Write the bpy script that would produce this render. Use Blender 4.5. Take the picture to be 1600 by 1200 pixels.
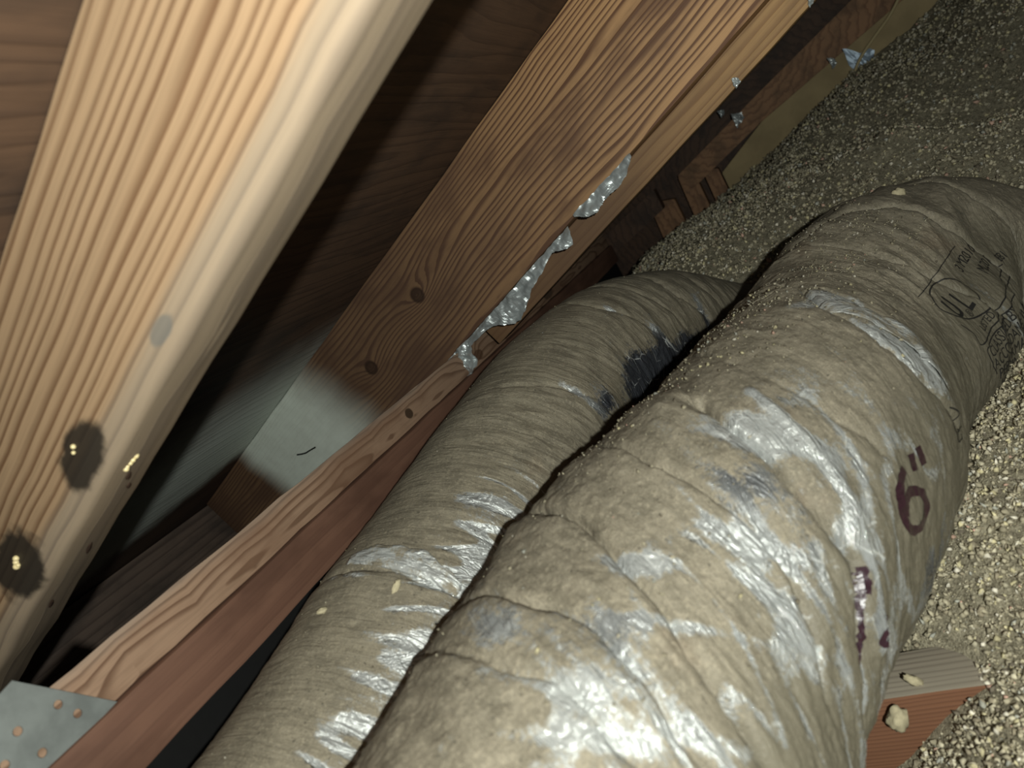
import bpy, bmesh, math, random
import numpy as np
from mathutils import Matrix, Vector

# ------------------------------------------------------------------ scene, camera, light, exposure
for o in list(bpy.data.objects):
    bpy.data.objects.remove(o)
scn = bpy.context.scene
COL = scn.collection
H = 0.56                                   # eye height above the attic floor
PITCH = math.radians(18.4)                 # roof pitch
CP, SP = math.cos(PITCH), math.sin(PITCH)
# X runs along the eave away from the viewer, Y towards the eave, Z up
cam_d = bpy.data.cameras.new('camera')
cam_d.sensor_width = 36.0
cam_d.lens = 36.0 * 1063.0 / 1600.0
cam_d.clip_start = 0.01
cam_d.dof.use_dof = True
cam_d.dof.focus_distance = 0.66
cam_d.dof.aperture_fstop = 8.5
cam = bpy.data.objects.new('camera', cam_d)
COL.objects.link(cam)
right = Vector((0.3342, -0.8027, -0.4940))
down = Vector((-0.3709, 0.3698, -0.8519))
fwd = Vector((0.8665, 0.4679, -0.1741))
m = Matrix.Identity(4)
for i in range(3):
    m[i][0], m[i][1], m[i][2] = right[i], -down[i], -fwd[i]
m[2][3] = H
cam.matrix_world = m
scn.camera = cam

world = bpy.data.worlds.new('attic_dark')
scn.world = world
world.use_nodes = True
world.node_tree.nodes['Background'].inputs[0].default_value = (0.75, 0.9, 1.0, 1)
world.node_tree.nodes['Background'].inputs[1].default_value = 0.03

flash_d = bpy.data.lights.new('flash', 'POINT')     # the flash of the phone that took the picture
flash_d.energy = 15.5
flash_d.shadow_soft_size = 0.006
flash_d.color = (0.97, 1.0, 0.93)
flash = bpy.data.objects.new('flash', flash_d)
COL.objects.link(flash)
flash.location = Vector((0, 0, H)) + right * 0.030 - down * 0.015 - fwd * 0.14

vs = scn.view_settings
vs.view_transform = 'Standard'
vs.look = 'None'
vs.gamma = 1.0
vs.use_curve_mapping = False
vs.exposure = 0.38

rng = np.random.default_rng(7)
random.seed(7)


# ------------------------------------------------------------------ numpy noise
def _hash(ix, iy, iz, seed):
    h = (ix.astype(np.int64) * 374761393 + iy.astype(np.int64) * 668265263 + iz.astype(np.int64) * 2147483647 + seed * 1274126177) & 0xffffffff
    h = ((h ^ (h >> 13)) * 1274126177) & 0xffffffff
    h = ((h ^ (h >> 16)) * 2246822519) & 0xffffffff
    return h ^ (h >> 15)


def noise3(x, y, z=0.0, seed=0):
    flat = np.ndim(z) == 0 and float(z) == int(z)
    x, y, z = np.broadcast_arrays(np.asarray(x, float), np.asarray(y, float), np.asarray(z, float))
    x0, y0, z0 = np.floor(x), np.floor(y), np.floor(z)
    fx, fy, fz = x - x0, y - y0, z - z0
    u, v, w = [t * t * t * (t * (t * 6 - 15) + 10) for t in (fx, fy, fz)]
    r = 0
    for dx in (0, 1):
        for dy in (0, 1):
            for dz in ((0,) if flat else (0, 1)):
                h = _hash(x0 + dx, y0 + dy, z0 + dz, seed)
                gx = ((h & 255) / 127.5) - 1
                gy = (((h >> 8) & 255) / 127.5) - 1
                gz = (((h >> 16) & 255) / 127.5) - 1
                d = gx * (fx - dx) + gy * (fy - dy) + gz * (fz - dz)
                r = r + d * (u if dx else 1 - u) * (v if dy else 1 - v) * (w if dz else 1 - w)
    return r * 1.2


def ridged(x, y, z=0.0, seed=0):
    return 1 - np.minimum(np.abs(noise3(x, y, z, seed)) * 2.2, 1)


def sstep(a, b, x):
    t = np.clip((x - a) / (b - a), 0, 1)
    return t * t * (3 - 2 * t)


# ------------------------------------------------------------------ object helpers
def tag(o, label=None, cat=None, group=None, kind=None):
    if label: o['label'] = label
    if cat: o['category'] = cat
    if group: o['group'] = group
    if kind: o['kind'] = kind
    return o


def link(name, me, mat=None, parent=None, matrix=None, smooth=False):
    o = bpy.data.objects.new(name, me)
    COL.objects.link(o)
    if mat:
        for mm in (mat if isinstance(mat, (list, tuple)) else [mat]):
            me.materials.append(mm)
    if parent: o.parent = parent
    if matrix is not None: o.matrix_world = matrix
    if smooth:
        me.polygons.foreach_set('use_smooth', [True] * len(me.polygons))
    return o


def empty(name, loc):
    o = bpy.data.objects.new(name, None)
    COL.objects.link(o)
    o.empty_display_size = 0.03
    o.location = loc
    return o


def mesh_np(name, v, faces):
    me = bpy.data.meshes.new(name)
    me.from_pydata([tuple(p) for p in v] if not isinstance(v, list) else v, [], faces)
    me.update()
    return me


def grid_mesh(name, P):
    """P: (n, m, 3) array of points -> mesh of quads."""
    n, k = P.shape[:2]
    me = bpy.data.meshes.new(name)
    idx = np.arange(n * k).reshape(n, k)
    f = np.stack([idx[:-1, :-1], idx[1:, :-1], idx[1:, 1:], idx[:-1, 1:]], -1).reshape(-1, 4)
    me.vertices.add(n * k)
    me.vertices.foreach_set('co', P.reshape(-1).astype(np.float32))
    me.loops.add(f.size)
    me.loops.foreach_set('vertex_index', f.reshape(-1).astype(np.int32))
    me.polygons.add(len(f))
    me.polygons.foreach_set('loop_start', (np.arange(len(f)) * 4).astype(np.int32))
    me.polygons.foreach_set('use_smooth', np.ones(len(f), bool))
    me.update(calc_edges=True)
    return me


def float_attr(me, name, vals):
    a = me.attributes.new(name, 'FLOAT', 'POINT')
    a.data.foreach_set('value', np.asarray(vals, np.float32).reshape(-1))


def vec_attr(me, name, vals):
    a = me.attributes.new(name, 'FLOAT_VECTOR', 'POINT')
    a.data.foreach_set('vector', np.asarray(vals, np.float32).reshape(-1))


def W(x, y, z):
    return Vector((x, y, z + H))


# local frames: rafter frame (x down the slope, y out of the roof, z along the eave)
M_RAFTER = Matrix(((0, 0, 1, 0), (CP, SP, 0, 0), (-SP, CP, 0, H), (0, 0, 0, 1)))
# eave frame: x along the eave, y up, z towards the attic
M_EAVE = Matrix(((1, 0, 0, 0), (0, 0, -1, 0), (0, 1, 0, H), (0, 0, 0, 1)))


def board(name, M, lo, hi, mat, bevel=0.002, parent=None, segs=2, rough=0.0008, cuts=40, corner=None, slope_top=None):
    """A sawn board, long in local x, with softened and slightly uneven edges."""
    lo, hi = Vector(lo), Vector(hi)
    c = (lo + hi) / 2
    bm = bmesh.new()
    bmesh.ops.create_cube(bm, size=1.0)
    for v in bm.verts:
        v.co = Vector((v.co.x * (hi.x - lo.x), v.co.y * (hi.y - lo.y), v.co.z * (hi.z - lo.z)))
        if slope_top and v.co.y > 0 and v.co.z < 0:
            v.co.y -= slope_top
    if corner:                                   # (y sign, z sign, radius): one long edge worn round
        es = [e for e in bm.edges if all(v.co.y * corner[0] > 0 and v.co.z * corner[1] > 0 for v in e.verts)]
        bmesh.ops.bevel(bm, geom=es, offset=corner[2], segments=6, profile=0.5, affect='EDGES', clamp_overlap=True)
    es = [e for e in bm.edges if e.is_manifold and e.calc_face_angle(0) > 0.9]
    bmesh.ops.bevel(bm, geom=es, offset=bevel, segments=segs, profile=0.6, affect='EDGES', clamp_overlap=True)
    L = hi.x - lo.x
    for i in range(1, cuts):
        bmesh.ops.bisect_plane(bm, geom=bm.verts[:] + bm.edges[:] + bm.faces[:], plane_co=(-L / 2 + L * i / cuts, 0, 0), plane_no=(1, 0, 0))
    co = np.array([v.co for v in bm.verts])
    if rough:
        sd = int(abs(lo.x * 1000 + lo.y * 7000)) % 97
        for k in (1, 2):
            s = np.sign(co[:, k])
            co[:, k] += rough * noise3(co[:, 0] * 22, co[:, 1] * 8 + k * 5, co[:, 2] * 8, sd) * 1.5
    for v, p in zip(bm.verts, co):
        v.co = p
    bm.normal_update()
    me = bpy.data.meshes.new(name)
    bm.to_mesh(me)
    bm.free()
    o = link(name, me, mat, parent)
    o.matrix_world = M @ Matrix.Translation(c)
    for p in me.polygons:
        p.use_smooth = True
    try:
        me.set_sharp_from_angle(angle=math.radians(40))
    except Exception:
        pass
    return o


def prism(name, pts, x0, x1, mat, parent=None):
    """Polygon in the (y, z) plane, extruded from x0 to x1 (world axes, heights relative to the eye)."""
    n = len(pts)
    v = [W(x0, y, z) for y, z in pts] + [W(x1, y, z) for y, z in pts]
    c = sum(v, Vector()) / len(v)
    v = [p - c for p in v]
    bm = bmesh.new()
    bv = [bm.verts.new(p) for p in v]
    bm.faces.new(bv[:n])
    bm.faces.new(bv[n:][::-1])
    for i in range(n):
        bm.faces.new((bv[i], bv[n + i], bv[n + (i + 1) % n], bv[(i + 1) % n]))
    bmesh.ops.recalc_face_normals(bm, faces=bm.faces[:])
    bmesh.ops.bevel(bm, geom=bm.edges[:], offset=0.0015, segments=2, affect='EDGES', clamp_overlap=True)
    me = bpy.data.meshes.new(name)
    bm.to_mesh(me)
    bm.free()
    o = link(name, me, mat, parent)
    o.location = c
    return o


# ------------------------------------------------------------------ material helpers
class NT:
    def __init__(s, name):
        s.mat = bpy.data.materials.new(name)
        s.mat.use_nodes = True
        s.t = s.mat.node_tree
        s.bsdf = s.t.nodes['Principled BSDF']

    def n(s, typ, **kw):
        nd = s.t.nodes.new(typ)
        for k, v in kw.items():
            setattr(nd, k, v)
        return nd

    def put(s, sock, v):
        if isinstance(v, bpy.types.NodeSocket):
            s.t.links.new(v, sock)
        elif v is not None:
            sock.default_value = v

    def math(s, op, a, b=None, c=None, clamp=False):
        nd = s.n('ShaderNodeMath', operation=op, use_clamp=clamp)
        for i, v in enumerate((a, b, c)):
            if v is not None: s.put(nd.inputs[i], v)
        return nd.outputs[0]

    def step(s, a, b, x):
        nd = s.n('ShaderNodeMapRange', interpolation_type='SMOOTHSTEP')
        s.put(nd.inputs['Value'], x)
        nd.inputs['From Min'].default_value, nd.inputs['From Max'].default_value = a, b
        return nd.outputs[0]

    def mix(s, f, a, b, mode='MIX'):
        nd = s.n('ShaderNodeMix', data_type='RGBA', blend_type=mode)
        s.put(nd.inputs[0], f)
        for i, v in ((6, a), (7, b)):
            s.put(nd.inputs[i], (*v, 1) if isinstance(v, (tuple, list)) and len(v) == 3 else v)
        return nd.outputs[2]

    def noise(s, vec, scale, detail=3, rough=0.55, dist=0.0, out=0):
        nd = s.n('ShaderNodeTexNoise')
        s.put(nd.inputs['Vector'], vec)
        nd.inputs['Scale'].default_value = scale
        nd.inputs['Detail'].default_value = detail
        nd.inputs['Roughness'].default_value = rough
        nd.inputs['Distortion'].default_value = dist
        return nd.outputs[out]

    def vmul(s, vec, k):
        nd = s.n('ShaderNodeVectorMath', operation='MULTIPLY')
        s.put(nd.inputs[0], vec)
        s.put(nd.inputs[1], k)
        return nd.outputs[0]

    def obj(s):
        return s.n('ShaderNodeTexCoord').outputs['Object']

    def sep(s, vec):
        nd = s.n('ShaderNodeSeparateXYZ')
        s.put(nd.inputs[0], vec)
        return nd.outputs

    def attr(s, name, out='Fac'):
        return s.n('ShaderNodeAttribute', attribute_name=name).outputs[out]

    def bump(s, h, strength, dist, prev=None):
        nd = s.n('ShaderNodeBump')
        nd.inputs['Strength'].default_value = strength
        nd.inputs['Distance'].default_value = dist
        s.put(nd.inputs['Height'], h)
        if prev: s.put(nd.inputs['Normal'], prev)
        return nd.outputs[0]

    def set(s, **kw):
        names = dict(color='Base Color', rough='Roughness', metal='Metallic', normal='Normal', spec='Specular IOR Level', coat='Coat Weight')
        for k, v in kw.items():
            s.put(s.bsdf.inputs[names[k]], (*v, 1) if isinstance(v, tuple) and len(v) == 3 else v)
        return s.mat


def wood(name, light, dark, freq=200, pith=(0.3, 0.1), wob=0.004, knots=(), stains=(), blotch=None, blotch_amt=0.5,
         grain_dir=0, rough=0.62, bump=0.5, contrast=0.8, end_stain_falloff=None, paint=None, grey=None, knot_col=(0.03, 0.016, 0.01)):
    """Sawn softwood: growth rings cut by the board (local x along the fibre), knots that push the rings aside, stains."""
    g = NT(name)
    co = g.obj()
    x, y, z = [g.sep(co)[i] for i in range(3)]
    if grain_dir == 2:                       # fibre along local z
        x, y, z = z, y, x
        cmb = g.n('ShaderNodeCombineXYZ')
        for i, q in enumerate((x, y, z)): g.put(cmb.inputs[i], q)
        co = cmb.outputs[0]
    long_ = g.vmul(co, (2.2, 14, 14))
    warp = g.math('SUBTRACT', g.noise(long_, 1.0, 2), 0.5)
    fine = g.math('SUBTRACT', g.noise(g.vmul(co, (9, 60, 60)), 1.0, 2), 0.5)
    dy = g.math('SUBTRACT', y, pith[0])
    dz = g.math('SUBTRACT', z, pith[1])
    r = g.math('SQRT', g.math('ADD', g.math('MULTIPLY', dy, dy), g.math('MULTIPLY', dz, dz)))
    r = g.math('ADD', r, g.math('MULTIPLY', warp, wob * 4))
    r = g.math('ADD', r, g.math('MULTIPLY', fine, wob * 0.35))
    irr = g.math('SUBTRACT', g.noise(g.vmul(co, (0.6, 55, 55)), 1.0, 2), 0.5)
    r = g.math('ADD', r, g.math('MULTIPLY', irr, 1.6 / freq))
    core = None
    for kx, ky, ks in knots:
        ax = g.math('MULTIPLY', g.math('SUBTRACT', x, kx), 0.62)
        ay = g.math('SUBTRACT', y, ky)
        d = g.math('SQRT', g.math('ADD', g.math('MULTIPLY', ax, ax), g.math('MULTIPLY', ay, ay)))
        e = g.math('EXPONENT', g.math('MULTIPLY', d, -1.0 / (ks * 2.2)))
        r = g.math('ADD', r, g.math('MULTIPLY', e, ks * 2.2))
        ax2 = g.math('SUBTRACT', x, kx)
        d2 = g.math('SQRT', g.math('ADD', g.math('MULTIPLY', ax2, ax2), g.math('MULTIPLY', ay, ay)))
        d2 = g.math('ADD', d2, g.math('MULTIPLY', fine, ks * 0.25))
        k = g.math('SUBTRACT', 1.0, g.step(ks * 0.75, ks * 1.15, d2))
        ring = g.math('MULTIPLY', k, g.math('ADD', 0.82, g.math('MULTIPLY', 0.18, g.step(ks * 0.35, ks * 0.85, d2))))
        core = ring if core is None else g.math('MAXIMUM', core, ring)
    fr = g.math('FRACT', g.math('MULTIPLY', r, freq))
    late = g.math('MULTIPLY', g.step(0.38, 0.90, fr), g.math('SUBTRACT', 1.0, g.step(0.9, 1.0, fr)))
    fib = g.noise(g.vmul(co, (14, 700, 700)), 1.0, 2, 0.6)
    amt = g.math('MULTIPLY', late, g.math('ADD', contrast * 0.6, g.math('MULTIPLY', g.noise(g.vmul(co, (5, 30, 30)), 1.0, 2), contrast * 0.8)), clamp=True)
    col = g.mix(amt, light, dark)
    col = g.mix(g.math('MULTIPLY', g.step(0.42, 0.75, fib), 0.35), col, tuple(c * 0.55 for c in light))
    if blotch:
        b = g.step(0.42, 0.68, g.noise(g.vmul(co, (9, 22, 22)), 1.0, 4, 0.6))
        col = g.mix(g.math('MULTIPLY', b, blotch_amt), col, blotch)
    if end_stain_falloff:                            # weathering plus painted flash falloff (second rafter), darker towards one end (x0 -> x1)
        x0, x1, c, a = end_stain_falloff
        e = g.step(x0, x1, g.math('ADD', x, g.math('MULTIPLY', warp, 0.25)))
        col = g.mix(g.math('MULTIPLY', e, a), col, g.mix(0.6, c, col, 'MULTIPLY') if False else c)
    if grey:                                 # (axis, from, to, colour, amount)
        ax = {'y': y, 'z': z}[grey[0]]
        e = g.step(grey[1], grey[2], g.math('ADD', ax, g.math('MULTIPLY', fine, 0.01)))
        col = g.mix(g.math('MULTIPLY', e, grey[4]), col, grey[3])
    for sx, sy, rx, ry, c, a in stains:      # blots of dark pitch or mould
        ax = g.math('DIVIDE', g.math('SUBTRACT', x, sx), rx)
        ay = g.math('DIVIDE', g.math('SUBTRACT', y, sy), ry)
        d = g.math('SQRT', g.math('ADD', g.math('MULTIPLY', ax, ax), g.math('MULTIPLY', ay, ay)))
        d = g.math('ADD', d, g.math('MULTIPLY', g.math('SUBTRACT', g.noise(co, 60, 3), 0.5), 0.7))
        k = g.math('SUBTRACT', 1.0, g.step(0.72, 1.02, d))
        col = g.mix(g.math('MULTIPLY', k, a), col, c)
    if core is not None:
        col = g.mix(core, col, knot_col)
    if paint:
        for (px0, px1, px2, px3, yfun, c, a) in paint:   # sprayed pale primer, soft edged
            xx = g.math('ADD', x, g.math('MULTIPLY', warp, 0.04))
            if yfun: xx = g.math('ADD', xx, g.math('MULTIPLY', y, yfun))
            k = g.math('MULTIPLY', g.step(px0, px1, xx), g.math('SUBTRACT', 1.0, g.step(px2, px3, xx)))
            k = g.math('MULTIPLY', k, g.math('ADD', 0.8, g.math('MULTIPLY', g.noise(co, 60, 3), 0.3)), clamp=True)
            col = g.mix(g.math('MULTIPLY', k, a), col, c)
    hgt = g.math('ADD', g.math('MULTIPLY', late, 0.6), g.math('MULTIPLY', fib, 0.5))
    nrm = g.bump(hgt, bump, 0.0006)
    return g.set(color=col, rough=rough, normal=nrm, spec=0.25)


def duct_mat(name, dust_a, dust_b, film=(0.42, 0.435, 0.42), film_dark=(0.045, 0.048, 0.055), stain=(0.16, 0.09, 0.045), pleat=1.0, side=(0.11, 0.097, 0.068)):
    """Metallised plastic jacket under a coat of attic dust; 'dust', 'tone' and the unrolled coordinate 'wrap' are stored per vertex."""
    g = NT(name)
    co = g.obj()
    wr = g.attr('wrap', 'Vector')
    d = g.attr('dust')
    tone = g.attr('tone')
    n1 = g.noise(co, 55, 5, 0.65)
    n2 = g.noise(co, 420, 3, 0.6)
    n3 = g.noise(co, 1300, 2, 0.6)
    st1 = g.noise(g.vmul(wr, (190, 16, 1)), 1.0, 3, 0.6, 0.6)         # fine pleats round the duct
    st2 = g.noise(g.vmul(wr, (520, 60, 1)), 1.0, 2, 0.6, 0.4)
    dd = g.math('ADD', d, g.math('MULTIPLY', g.math('SUBTRACT', n1, 0.5), 0.95))
    dd = g.math('ADD', dd, g.math('MULTIPLY', g.math('SUBTRACT', n2, 0.5), 0.55))
    dd = g.math('ADD', dd, g.math('MULTIPLY', g.math('SUBTRACT', st1, 0.5), 0.3 + 0.45 * pleat))
    fac = g.math('MULTIPLY', g.step(0.30, 0.60, dd), 0.97)
    dc = g.mix(g.step(0.35, 0.65, n1), dust_a, dust_b)
    dc = g.mix(g.math('MULTIPLY', g.step(0.50, 0.68, n2), 0.6), dc, tuple(c * 1.4 for c in dust_b))
    dc = g.mix(g.math('MULTIPLY', g.step(0.52, 0.70, n3), 0.6), dc, tuple(c * 0.45 for c in dust_a))
    dc = g.mix(g.math('MULTIPLY', g.step(0.55, 0.75, st2), 0.35 * pleat), dc, tuple(c * 0.5 for c in dust_a))
    spk = g.step(0.67, 0.72, g.noise(co, 260, 2, 0.7))
    dc = g.mix(g.math('MULTIPLY', spk, 0.7), dc, tuple(c * 0.22 for c in dust_a))
    rust = g.step(0.62, 0.76, g.noise(co, 16, 4, 0.6))
    dc = g.mix(g.math('MULTIPLY', rust, 0.22), dc, stain)
    low = g.step(0.105, 0.150, g.math('ADD', g.sep(wr)[1], g.math('MULTIPLY', g.math('SUBTRACT', n1, 0.5), 0.08)))   # the flank holds only a thin greasy film of dust
    dc = g.mix(g.math('MULTIPLY', low, 0.8), dc, side)
    fc = g.mix(tone, film, film_dark)
    vo = g.n('ShaderNodeTexVoronoi', feature='DISTANCE_TO_EDGE')
    g.put(vo.inputs['Vector'], g.vmul(wr, (70, 46, 1)))
    vo.inputs['Scale'].default_value = 1.0
    scrim = g.math('SUBTRACT', 1.0, g.step(0.010, 0.035, vo.outputs['Distance']))       # reinforcing threads under the film
    scrim = g.math('MULTIPLY', scrim, g.step(0.45, 0.60, g.noise(co, 30, 2)))
    fc = g.mix(g.math('MULTIPLY', scrim, 0.75), fc, (0.62, 0.64, 0.62))
    col = g.mix(fac, fc, dc)
    rgh = g.math('ADD', g.math('MULTIPLY', fac, 0.54), 0.22)
    rgh = g.math('ADD', rgh, g.math('MULTIPLY', g.math('SUBTRACT', n2, 0.5), 0.1))
    rgh = g.math('SUBTRACT', rgh, g.math('MULTIPLY', low, 0.22))
    met = g.math('MULTIPLY', g.math('SUBTRACT', 1.0, fac), 0.35)
    b1 = g.bump(n2, 0.45, 0.0012)
    b1 = g.bump(n3, 0.5, 0.0008, b1)
    b2 = g.bump(st1, 0.65 * pleat, 0.0034, b1)
    b2 = g.bump(st2, 0.35 * pleat, 0.0010, b2)
    ck = g.noise(g.vmul(wr, (75, 30, 1)), 1.0, 3, 0.65, 1.2)
    ck = g.math('ABSOLUTE', g.math('SUBTRACT', ck, 0.5))
    b2 = g.bump(g.math('MULTIPLY', ck, g.math('SUBTRACT', 1.0, fac)), 1.0, 0.0055, b2)
    return g.set(color=col, rough=rgh, metal=met, normal=b2, spec=0.4)


def plain(name, color, rough=0.7, metal=0.0, nscale=120, var=0.35, bump=0.2, spec=0.3):
    g = NT(name)
    co = g.obj()
    n = g.noise(co, nscale, 4, 0.6)
    col = g.mix(g.math('MULTIPLY', g.step(0.35, 0.7, n), var), color, tuple(c * 0.5 for c in color))
    return g.set(color=col, rough=rough, metal=metal, normal=g.bump(n, bump, 0.001), spec=spec)


# ------------------------------------------------------------------ materials
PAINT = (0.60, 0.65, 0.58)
m_near = wood('wood_near', (0.315, 0.21, 0.122), (0.135, 0.072, 0.036), freq=170, pith=(0.42, 0.16), wob=0.003, contrast=1.0,
              stains=[(0.2175, -0.030, 0.030, 0.014, (0.02, 0.016, 0.012), 0.95), (0.333, -0.026, 0.040, 0.018, (0.02, 0.016, 0.012), 0.95),
                      (0.114, -0.036, 0.012, 0.005, (0.12, 0.12, 0.11), 0.7)],
              grey=('y', -0.026, -0.036, (0.24, 0.215, 0.17), 0.5), rough=0.6)
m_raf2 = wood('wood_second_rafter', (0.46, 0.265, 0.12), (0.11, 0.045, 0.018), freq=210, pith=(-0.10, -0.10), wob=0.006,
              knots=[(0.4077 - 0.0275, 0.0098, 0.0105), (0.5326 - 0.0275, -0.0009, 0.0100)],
              blotch=(0.12, 0.055, 0.026), blotch_amt=0.75, end_stain_falloff=(-0.22, 0.42, (0.062, 0.036, 0.025), 0.80), contrast=1.35,  # lower end: real stain plus flash falloff painted into the wood colour
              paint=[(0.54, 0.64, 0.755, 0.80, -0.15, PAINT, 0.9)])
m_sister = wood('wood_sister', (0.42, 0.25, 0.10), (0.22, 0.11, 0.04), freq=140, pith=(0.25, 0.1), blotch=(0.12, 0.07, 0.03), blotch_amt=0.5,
                end_stain_falloff=(0.0, 0.5, (0.09, 0.05, 0.03), 0.85))
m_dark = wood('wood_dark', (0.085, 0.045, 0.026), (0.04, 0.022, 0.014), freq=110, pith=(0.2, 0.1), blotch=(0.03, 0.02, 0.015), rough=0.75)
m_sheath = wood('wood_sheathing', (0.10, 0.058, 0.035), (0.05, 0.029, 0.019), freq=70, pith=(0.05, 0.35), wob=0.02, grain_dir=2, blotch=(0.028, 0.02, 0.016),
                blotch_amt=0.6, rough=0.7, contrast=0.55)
m_plate_hi = wood('wood_plate_upper', (0.27, 0.175, 0.115), (0.10, 0.052, 0.030), freq=700, pith=(-0.008, -0.045), wob=0.0022, blotch=(0.14, 0.075, 0.045), blotch_amt=0.6,
                  knots=[(-0.02, 0.004, 0.004)], stains=[(-0.185, -0.002, 0.008, 0.006, (0.03, 0.018, 0.01), 0.9), (0.0, -0.004, 0.016, 0.007, (0.08, 0.04, 0.022), 0.8),
                  (0.3, 0.0, 0.03, 0.014, (0.07, 0.045, 0.03), 0.9)], contrast=0.8,
                  grey=('y', 0.006, 0.022, (0.27, 0.24, 0.20), 0.55))
m_plate_lo = wood('wood_plate_lower', (0.135, 0.070, 0.046), (0.085, 0.040, 0.027), freq=60, pith=(0.2, 0.1), blotch=(0.06, 0.029, 0.019), blotch_amt=0.6, contrast=0.4, bump=0.3)
m_fascia = wood('wood_fascia', (0.10, 0.072, 0.056), (0.05, 0.034, 0.027), freq=90, pith=(0.2, 0.1), blotch=(0.035, 0.028, 0.024), blotch_amt=0.7)
m_joist_top = wood('wood_joist_weathered', (0.27, 0.235, 0.18), (0.13, 0.105, 0.08), freq=260, pith=(0.05, 0.35), wob=0.004, contrast=0.75, rough=0.8, bump=0.2, blotch=(0.20, 0.18, 0.14), blotch_amt=0.6)
m_joist_side = wood('wood_joist_red', (0.17, 0.080, 0.044), (0.10, 0.044, 0.025), freq=330, pith=(0.25, 0.05), contrast=0.6, wob=0.004, bump=0.3)
m_black = plain('shade_twig_black', (0.004, 0.0038, 0.0036), 0.9, bump=0.1)  # floor and wall: gap shade put into the colour; the twig is simply black
m_olive = plain('board_olive', (0.36, 0.28, 0.15), 0.85, nscale=14, var=0.45, bump=0.1)
m_farwood = wood('wood_far', (0.30, 0.165, 0.085), (0.17, 0.085, 0.045), freq=60, pith=(0.3, 0.1), blotch=(0.10, 0.06, 0.035), blotch_amt=0.6)
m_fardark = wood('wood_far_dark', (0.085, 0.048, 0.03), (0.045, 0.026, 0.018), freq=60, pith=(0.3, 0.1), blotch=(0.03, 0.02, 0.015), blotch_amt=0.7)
m_foil = plain('foil', (0.44, 0.48, 0.48), 0.36, 0.5, nscale=70, var=0.6, bump=0.12, spec=0.5)
m_bluefoil = plain('blue_grey_film', (0.30, 0.38, 0.46), 0.4, 0.3, nscale=60, var=0.4)
m_galv = plain('galvanised_steel', (0.215, 0.235, 0.225), 0.5, 0.45, nscale=45, var=0.5, bump=0.08)
m_wire = plain('wire_sheath', (0.42, 0.34, 0.18), 0.5, 0.0, nscale=30, var=0.2)
m_resin = plain('resin', (0.75, 0.62, 0.33), 0.25, 0.0, nscale=60, var=0.2, spec=0.6)
m_ink = plain('print_ink', (0.018, 0.017, 0.016), 0.55, nscale=300, var=0.0, bump=0.0)
m_marker = plain('marker_ink', (0.028, 0.010, 0.016), 0.3, nscale=420, var=0.7, bump=0.3, spec=0.5)
m_duct1 = duct_mat('dusty_film_small', (0.130, 0.112, 0.077), (0.190, 0.165, 0.115), pleat=0.65)
m_duct2 = duct_mat('dusty_film_large', (0.140, 0.122, 0.085), (0.215, 0.188, 0.135), pleat=0.55, side=(0.110, 0.098, 0.067))


def chip_mat(name, k=1.0):
    g = NT(name)
    c = g.attr('chip', 'Color')
    n = g.noise(g.obj(), 380, 3, 0.6)
    col = g.mix(g.math('MULTIPLY', g.step(0.4, 0.7, n), 0.4), c, (0.10 * k, 0.085 * k, 0.06 * k))
    return g.set(color=col, rough=0.9, normal=g.bump(n, 0.4, 0.001), spec=0.15)


m_chip = chip_mat('insulation_chip')
g = NT('insulation_base')
co = g.obj()
na, nb = g.noise(co, 170, 5, 0.7), g.noise(co, 700, 3, 0.6)
c = g.mix(g.step(0.35, 0.65, na), (0.18, 0.16, 0.11), (0.36, 0.325, 0.23))
c = g.mix(g.math('MULTIPLY', g.step(0.5, 0.7, nb), 0.6), c, (0.50, 0.46, 0.34))
c = g.mix(g.math('MULTIPLY', g.step(0.6, 0.75, g.noise(co, 310, 2)), 0.7), c, (0.05, 0.043, 0.033))
m_insul = g.set(color=c, rough=0.95, spec=0.1, normal=g.bump(nb, 0.7, 0.003, g.bump(na, 0.7, 0.006)))

# ------------------------------------------------------------------ the setting
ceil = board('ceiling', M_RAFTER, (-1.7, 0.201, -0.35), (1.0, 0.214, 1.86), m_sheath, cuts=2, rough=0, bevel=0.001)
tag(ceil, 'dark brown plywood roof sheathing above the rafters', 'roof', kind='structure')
fl = prism('floor', [(-1.5, -0.56), (1.0, -0.56), (1.0, -0.58), (-1.5, -0.58)], -0.35, 1.86, m_black)  # black colour in place of the deep shade below the ducts
tag(fl, 'attic floor deep below the ducts, coloured black as shade', 'floor', kind='structure')
wl = prism('wall_left', [(0.51, -0.56), (0.53, -0.56), (0.53, -0.146), (0.51, -0.146)], -0.30, 1.80, m_black)  # same black, shade of the gap painted in
tag(wl, 'dark wall under the top plates', 'wall', kind='structure')
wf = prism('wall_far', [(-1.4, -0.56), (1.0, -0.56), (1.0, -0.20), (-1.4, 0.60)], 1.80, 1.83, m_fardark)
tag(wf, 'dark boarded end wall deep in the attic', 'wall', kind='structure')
tr = board('trim_1', M_EAVE, (-0.30, -0.30, -1.015), (1.80, -0.1145, -0.977), m_fascia, cuts=20, slope_top=0.0125)
tag(tr, 'dark fascia board closing the eave below the sheathing', 'fascia board', kind='structure')
sf = prism('trim_2', [(0.535, -0.30), (1.0, -0.30), (1.0, -0.312), (0.535, -0.312)], -0.30, 1.80, m_fascia)
tag(sf, 'dark soffit board at the bottom of the eave', 'soffit board', kind='structure')

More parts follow.
